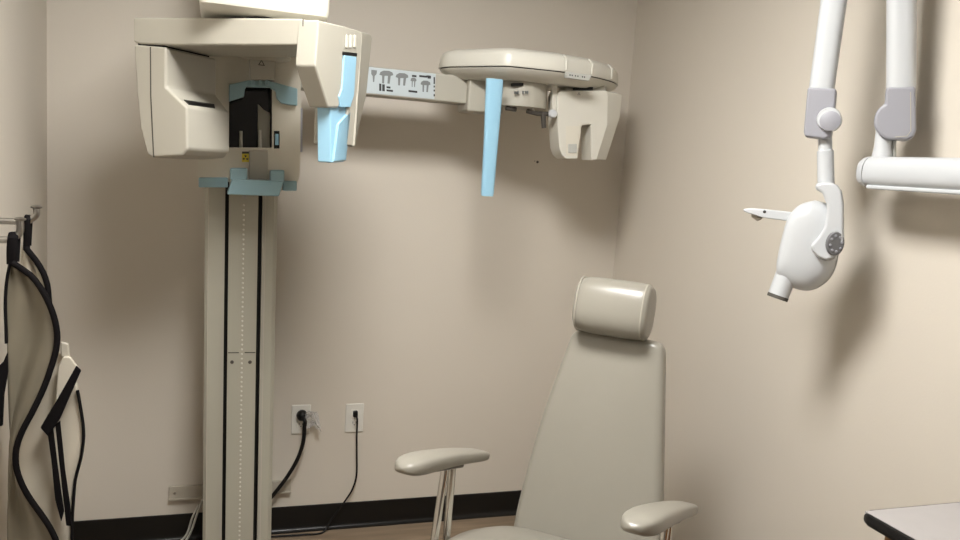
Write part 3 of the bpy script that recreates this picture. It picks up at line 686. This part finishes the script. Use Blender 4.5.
# tube head
HO = [(812, 200.5), (800, 203.5), (791, 210), (785, 220), (781, 233), (777, 250), (774.5, 266), (776, 276), (784, 283), (797, 287.5), (808, 287), (819, 281), (827, 271), (832, 255), (833, 235), (831, 217), (824, 205)]
hp = [V((p.x, p.y)) for p in [V((x, -y)) for x, y in HO]]
HPn = (en * .93 + e1 * -.34 + Z * .06).normalized()     # face turned a little to the left
bm_ = NB(); rg = []
P_h = jp(805, 245); 
pts3 = [on(x, y, P_h + en * .03, en) for x, y in HO]
pts3 = smooth_path(pts3 + pts3[:1], 4)[:-1]
cen3 = sum(pts3, V()) / len(pts3)
pts3 = [cen3 + (q - cen3) * 1.04 for q in pts3]
axb = (-en * .95 + e1 * .20 - Z * .12).normalized()
for s, dd in ((.03, -.010), (.35, -.0095), (.6, -.007), (.78, -.002), (.89, .005), (.955, .013), (.99, .024), (1, .036), (1.0, .052), (.98, .062), (.93, .072), (.85, .082), (.70, .09), (.5, .094), (.03, .096)):
    rg.append([cen3 + (q - cen3) * s + axb * dd for q in pts3])
hd_ = obj('xray_head', loft(bm_, rg), 'white', xr)
b = NB(); rr_ = [cen3 + (q - cen3) * 1.001 + axb * .045 for q in pts3]; tube(b, rr_ + rr_[:1], .0013, 6, 0); obj('shell_seam', b, 'grey', hd_)
b = NB()
for x_, w_ in ((797.5, 1.2), (799.3, 1.0), (800.8, 1.3), (802.6, .9)):
    q0_ = [on(x_, 211.8 - (x_ - 797) * .12, cen3 - axb * -.004, axb), on(x_ + w_, 211.6 - (x_ - 797) * .12, cen3 - axb * -.004, axb), on(x_ + w_, 213.4 - (x_ - 797) * .12, cen3 - axb * -.004, axb), on(x_, 213.6 - (x_ - 797) * .12, cen3 - axb * -.004, axb)]
    prism(b, [q - axb * .0055 for q in q0_], axb * .004)
obj('maker_mark', b, 'greyink', hd_, smooth=False)
# position indicating cone
ca, cbp = jp(789, 268, .0), jp(777.5, 297.5, .01)
b = NB(); dcn = (cbp - ca).normalized(); ln = (cbp - ca).length
lathe(b, ca, dcn, [(hw(12.5), 0), (hw(12), ln - .004), (hw(12), ln - .0005), (hw(10.4), ln), (hw(10.4), ln - .01), (.0002, ln - .011)], n=32); cn = obj('cone', b, 'white', xr)
b = NB(); lathe(b, ca + dcn * (ln - .0012), dcn, [(hw(12.1), -.005), (hw(12.3), -.004), (hw(12.2), .004), (hw(10), .004), (hw(10), -.005)], n=32); obj('cone_rim', b, 'groove', cn)
# yoke
yo = [(814, 187), (816.5, 183.3), (823, 182), (831, 182.4), (837, 185), (841.5, 191), (843.7, 205), (843.7, 225), (844, 240), (841, 252), (835, 259), (826, 261), (817, 257), (811.5, 250), (810.5, 245), (818, 237), (823.5, 229), (826.5, 215), (826.5, 204), (822, 193), (817, 190.5)]
b = NB(); prism(b, [jp(x, y, .052) for x, y in yo], en * -.045); yk = obj('yoke', b, 'white', xr, bevel=.008, seg=4, angle=50)
dc = jp(834.3, 243.5, .052)
dx_ = (en * .9 + e1 * .45).normalized()
obj('dial', lathe(NB(), dc - en * .004, dx_, [(hw(13.6), 0), (hw(13.6), .006), (hw(12.6), .009), (.0002, .010)], n=40, sx=.74, xdir=(Z.cross(dx_))), 'dial', yk, label='round dark grey control dial')
b = NB(); hx = Z.cross(dx_).normalized()
for i in range(8):
    a = i * math.tau / 8 + .2; p_ = dc - en * .004 + dx_ * .0095 + hx * (hw(6.6) * math.cos(a)) + Z * (hw(9) * math.sin(a)); lathe(b, p_, dx_, [(.0035, 0), (.003, .0015), (.0002, .002)], n=10)
obj('dial_buttons', b, 'lilac', yk)
# side lever
lv = [(742.6, 209.2), (750, 208), (763, 209), (790, 212), (792, 221), (785, 220.8), (762, 217.6), (744.5, 212)]
b = NB(); prism(b, [jp(x, y, .0) for x, y in lv], en * -.014); lev = obj('side_lever', b, 'white', xr, bevel=.003)
obj('lever_screw', lathe(NB(), jp(764.6, 211.8, .0), en, [(.004, 0), (.004, .001), (.0002, .0015)], n=12), 'ink', lev)
b = NB(); prism(b, [jp(x, y, -.014) for x, y in ((751, 211), (763, 213), (762, 219), (757, 221.5), (751, 217))], en * -.012); obj('lever_tip', b, 'plate', lev, bevel=.003)
b = NB(); prism(b, [jp(x, y, -.002) for x, y in ((785, 211.5), (806, 214), (806, 224), (786, 221))], en * -.02); obj('lever_root', b, 'white', lev, bevel=.003)

# ------------------------------------------------------------------ counter
CX, CY, CZ = -.502, -1.955, .90
ct = thing('countertop', 'white laminate countertop with black rounded edge', 'countertop', (CX / 2, -2.4, CZ - .04))
b = NB(); box(b, (CX + .004, -2.96, CZ - .021), (0, CY - .004, CZ)); obj('laminate_top', b, 'laminate', ct, smooth=False)
b = NB(); ed = [V((CX + .0035, -2.96, 0)), V((CX + .0035, CY - .02, 0)), V((CX + .009, CY - .009, 0)), V((CX + .02, CY - .0035, 0)), V((0, CY - .0035, 0))]
def erow(o_, z): 
    out = [V((CX + .0035 - o_, -2.96, z)), V((CX + .0035 - o_, CY - .02, z)), V((CX + .009 - o_ * .7, CY - .009 + o_ * .7, z)), V((CX + .02, CY - .0035 + o_, z)), V((0, CY - .0035 + o_, z))]
    return out
loft(b, [erow(o_, z) for o_, z in ((0, CZ - .001), (.005, CZ - .002), (.008, CZ - .008), (.008, CZ - .016), (.005, CZ - .021), (0, CZ - .021))], cap=False, closed=False)
obj('edge_band', b, 'black', ct, label='black edge band')
cab = thing('base_cabinet', 'brown wood cabinet under the white countertop', 'cabinet', (CX / 2, -2.4, 0))
b = NB(); box(b, (CX + .030, -2.93, .09), (-.03, CY - .03, CZ - .0215)); obj('carcass', b, 'wood', cab, smooth=False)
b = NB(); box(b, (CX + .09, -2.93, 0), (-.025, CY - .04, .09)); obj('plinth', b, 'black', cab, smooth=False)
for i in range(2):
    y_ = CY - .035 - i * .46
    b = NB(); box(b, (CX + .013, y_ - .44, .11), (CX + .0299, y_, .83)); dr_ = obj('door', b, 'wood', cab, bevel=.002)
    b = NB(); yh = y_ - (.40 if i == 0 else .04); tube(b, [V((CX + .017, yh, .66)), V((CX - .01, yh, .67)), V((CX - .01, yh, .76)), V((CX + .017, yh, .77))], .005, 10, 4); obj('handle', b, 'steel', dr_)

# ------------------------------------------------------------------ apron hooks and aprons
rk = thing('hook_rack', 'steel hook rack on the left wall holding the aprons', 'hook rack', (-W, -.9, 1.27))
obj('back_rail', box(NB(), (-W, -1.35, 1.235), (-W + .012, -.72, 1.285)), 'steel', rk, bevel=.003)
hooks = []
for px_t, py_t, X_, bx, by in ((36.5, 207, -2.05, 30, 222), (20, 219, -2.068, 14, 240)):
    tip = at(px_t, py_t, 0, X_); Y_ = tip.y; lowz = at(bx, by, 1, Y_).z
    bas = V((-W + .01, Y_, lowz)); el = V((tip.x - .012, Y_, lowz))
    b = NB(); tube(b, [bas, bas.lerp(el, .5), V((el.x - .018, Y_, lowz)), V((el.x - .004, Y_, lowz + .004)), V((tip.x - .001, Y_, lowz + .018)), V((tip.x, Y_, tip.z - .003))], .0082, 14, 6)
    lathe(b, tip + V((0, 0, -.005)), (0, 0, 1), [(.006, 0), (.013, .003), (.0135, .006), (.008, .009), (.0002, .010)], n=20)
    obj('hook', b, 'steel', rk); hooks.append((Y_, lowz))
YA1, YB1 = hooks[1][0], hooks[0][0]
def sheet(left, right, Y, m, name, parent, rows=40, cols=10, wave=.018, ph=0, thick=.006):
    """cloth panel between two edge paths given as photo points on the plane Y"""
    l = smooth_path([at(x, y, 1, Y) for x, y in left], 6); r = smooth_path([at(x, y, 1, Y) for x, y in right], 6)
    def byz(path, z):
        for a, c_ in zip(path, path[1:]):
            if a.z >= z >= c_.z and a.z > c_.z: return a.lerp(c_, (a.z - z) / (a.z - c_.z)).x
        return path[-1].x if z < path[-1].z else path[0].x
    zt_, zb2 = min(l[0].z, r[0].z), max(l[-1].z, r[-1].z); b = NB(); g_ = []
    for i in range(rows + 1):
        z = zt_ + (zb2 - zt_) * i / rows; xl_, xr_ = byz(l, z), byz(r, z); xr_ = max(xr_, xl_ + .002)
        g_.append([b.verts.new((xl_ + (xr_ - xl_) * j / cols, Y + wave * math.sin((j / cols) * 3.4 + ph + i * .06) * min(1, i / 6) + .006 * math.sin(i * .5 + j), z)) for j in range(cols + 1)])
    for i in range(rows):
        for j in range(cols): b.faces.new((g_[i][j], g_[i][j + 1], g_[i + 1][j + 1], g_[i + 1][j]))
    edge = [v.co.copy() for v in [row[-1] for row in g_]]; edgel = [v.co.copy() for v in [row[0] for row in g_]]
    o_ = obj(name, b, m, parent, solid=thick, sub=1); return o_, edge, edgel
# nearer apron
apA = thing('lead_apron', 'cream lead apron with black trim on the nearer hook, overlapping the other', 'apron', (-2.03, YA1, .4))
LA = [(11, 262), (7, 280), (5, 305), (6.5, 345), (8, 400), (7.5, 470), (5, 560), (3, 700)]
RA = [(13, 262), (24, 268), (36, 279), (46, 294), (54, 312), (58, 330), (57.5, 346), (53, 363), (46, 384), (36, 406), (26, 425), (20, 440), (18, 455), (20, 471), (28, 490), (39, 506), (50, 521), (57, 535), (61, 560), (63, 700)]
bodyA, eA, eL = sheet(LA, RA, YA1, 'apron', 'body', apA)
def binding(e, r, name, par):
    b = NB(); tube(b, [q + V((0, -.006, 0)) for q in e[::1]], r, 10, 2, flat=((0, -1, 0), .0075)); return obj(name, b, 'trim', par, label='black edge binding')
binding(eA, .0074, 'edge_trim', apA); binding([q for q in eL if q.z > at(7, 348, 1, YA1).z], .0035, 'edge_trim', apA)
b = NB(); hz_ = hooks[1][1]
tube(b, [at(14, 240, 1, YA1) + V((0, -.012, .006)), at(13, 250, 1, YA1) + V((0, -.012, 0)), at(12.5, 264, 1, YA1) + V((0, -.006, 0))], .0115, 10, 5, flat=((0, -1, 0), .004))
tube(b, [at(14, 240, 1, YA1) + V((0, -.013, .004)), at(14, 236, 1, YA1) + V((0, 0, .0065)), at(14, 240, 1, YA1) + V((0, .013, .004)), at(13, 262, 1, YA1) + V((0, .010, 0))], .0115, 10, 5, flat=((0, -1, .01), .004))
obj('hanging_loop', b, 'trim', apA, label='black hanging loop')
b = NB(); prism(b, [at(x, y, 1, YA1 - .02) for x, y in ((-8, 372), (3, 362), (7.5, 352), (8, 372), (4, 395), (2.5, 426), (-8, 428))], (0, .008, 0)); obj('waist_strap', b, 'trim', apA, bevel=.002, label='black waist strap')
# farther apron
apB = thing('lead_apron', 'cream lead apron with diagonal black strap on the farther hook, partly hidden', 'apron', (-2.0, YB1, .4))
LB = [(23, 246), (20, 262), (19, 300), (20, 360), (18, 430), (16, 520), (14, 620), (12, 700)]
RB = [(26, 247), (34, 256), (42, 267), (48, 281), (50, 297), (52, 325), (56, 345), (64, 357), (75, 372), (79, 390), (83, 412), (85, 432), (82, 455), (76, 478), (74, 500), (73, 520), (73, 560), (72, 700)]
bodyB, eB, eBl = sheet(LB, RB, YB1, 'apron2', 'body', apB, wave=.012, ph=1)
binding([q for q in eB if q.z > at(50, 312, 1, YB1).z], .0074, 'edge_trim', apB)
binding([q for q in eB if q.z < at(77, 382, 1, YB1).z], .004, 'edge_trim', apB)
b = NB(); yb = YB1
tube(b, [at(28, 222, 1, yb) + V((0, -.012, .006)), at(28, 234, 1, yb) + V((0, -.012, 0)), at(27, 248, 1, yb) + V((0, -.006, 0))], .008, 10, 5, flat=((0, -1, 0), .004))
tube(b, [at(28, 222, 1, yb) + V((0, -.013, .004)), at(28, 219, 1, yb) + V((0, 0, .006)), at(28, 222, 1, yb) + V((0, .013, .004)), at(27, 246, 1, yb) + V((0, .01, 0))], .008, 10, 5, flat=((0, -1, .01), .004))
obj('hanging_loop', b, 'trim', apB, label='black hanging loop')
ys = YB1 - .045
b = NB(); prism(b, [at(x, y, 1, ys) for x, y in ((58, 366), (63, 357), (70, 357), (79, 369), (62, 398), (55, 405))], (0, .012, 0)); obj('shoulder_flap', b, 'apron2', apB, bevel=.004, label='pale shoulder flap')
b = NB(); prism(b, [at(x, y, 1, ys - .012) for x, y in ((76, 366), (81, 371), (60, 419), (48, 437), (40, 428), (50, 411), (58, 398))], (0, .01, 0)); obj('diagonal_strap', b, 'trim', apB, bevel=.003, label='broad black diagonal strap')
b = NB(); prism(b, [at(x, y, 1, ys) for x, y in ((46, 424), (53, 428), (58, 470), (64, 512), (61, 522), (55, 500), (51, 460))], (0, .006, 0)); obj('hanging_strap', b, 'trim', apB, bevel=.002, label='black strap hanging down the apron')
b = NB(); prism(b, [at(x, y, 1, ys) for x, y in ((55, 425), (60, 421), (65, 470), (70, 505), (72, 526), (66, 526), (62, 490))], (0, .006, 0)); obj('hanging_strap', b, 'trim', apB, bevel=.002, label='black strap hanging down the apron')
b = NB(); prism(b, [at(x, y, 1, ys + .01) for x, y in ((60.5, 342), (68, 344), (70, 358), (61, 357))], (0, .012, 0)); obj('strap_end', b, 'plate', apB, bevel=.003, label='grey strap end')

# ------------------------------------------------------------------ camera, world, view
cam = bpy.data.cameras.new('camera'); co = bpy.data.objects.new('camera', cam); C.objects.link(co)
m3 = Matrix((RT, UP, -FW)).transposed()
co.matrix_world = Matrix.Translation(CAM) @ m3.to_4x4()
cam.sensor_width = 36; cam.lens = FOC * 36 / 960; cam.clip_start = .05
sc.camera = co
w = bpy.data.worlds.new('world'); sc.world = w; w.use_nodes = True
w.node_tree.nodes['Background'].inputs['Color'].default_value = (.9, .9, 1, 1); w.node_tree.nodes['Background'].inputs['Strength'].default_value = .05
vs = sc.view_settings; vs.view_transform = 'Standard'; vs.look = 'None'; vs.gamma = 1; vs.use_curve_mapping = False; vs.exposure = 0
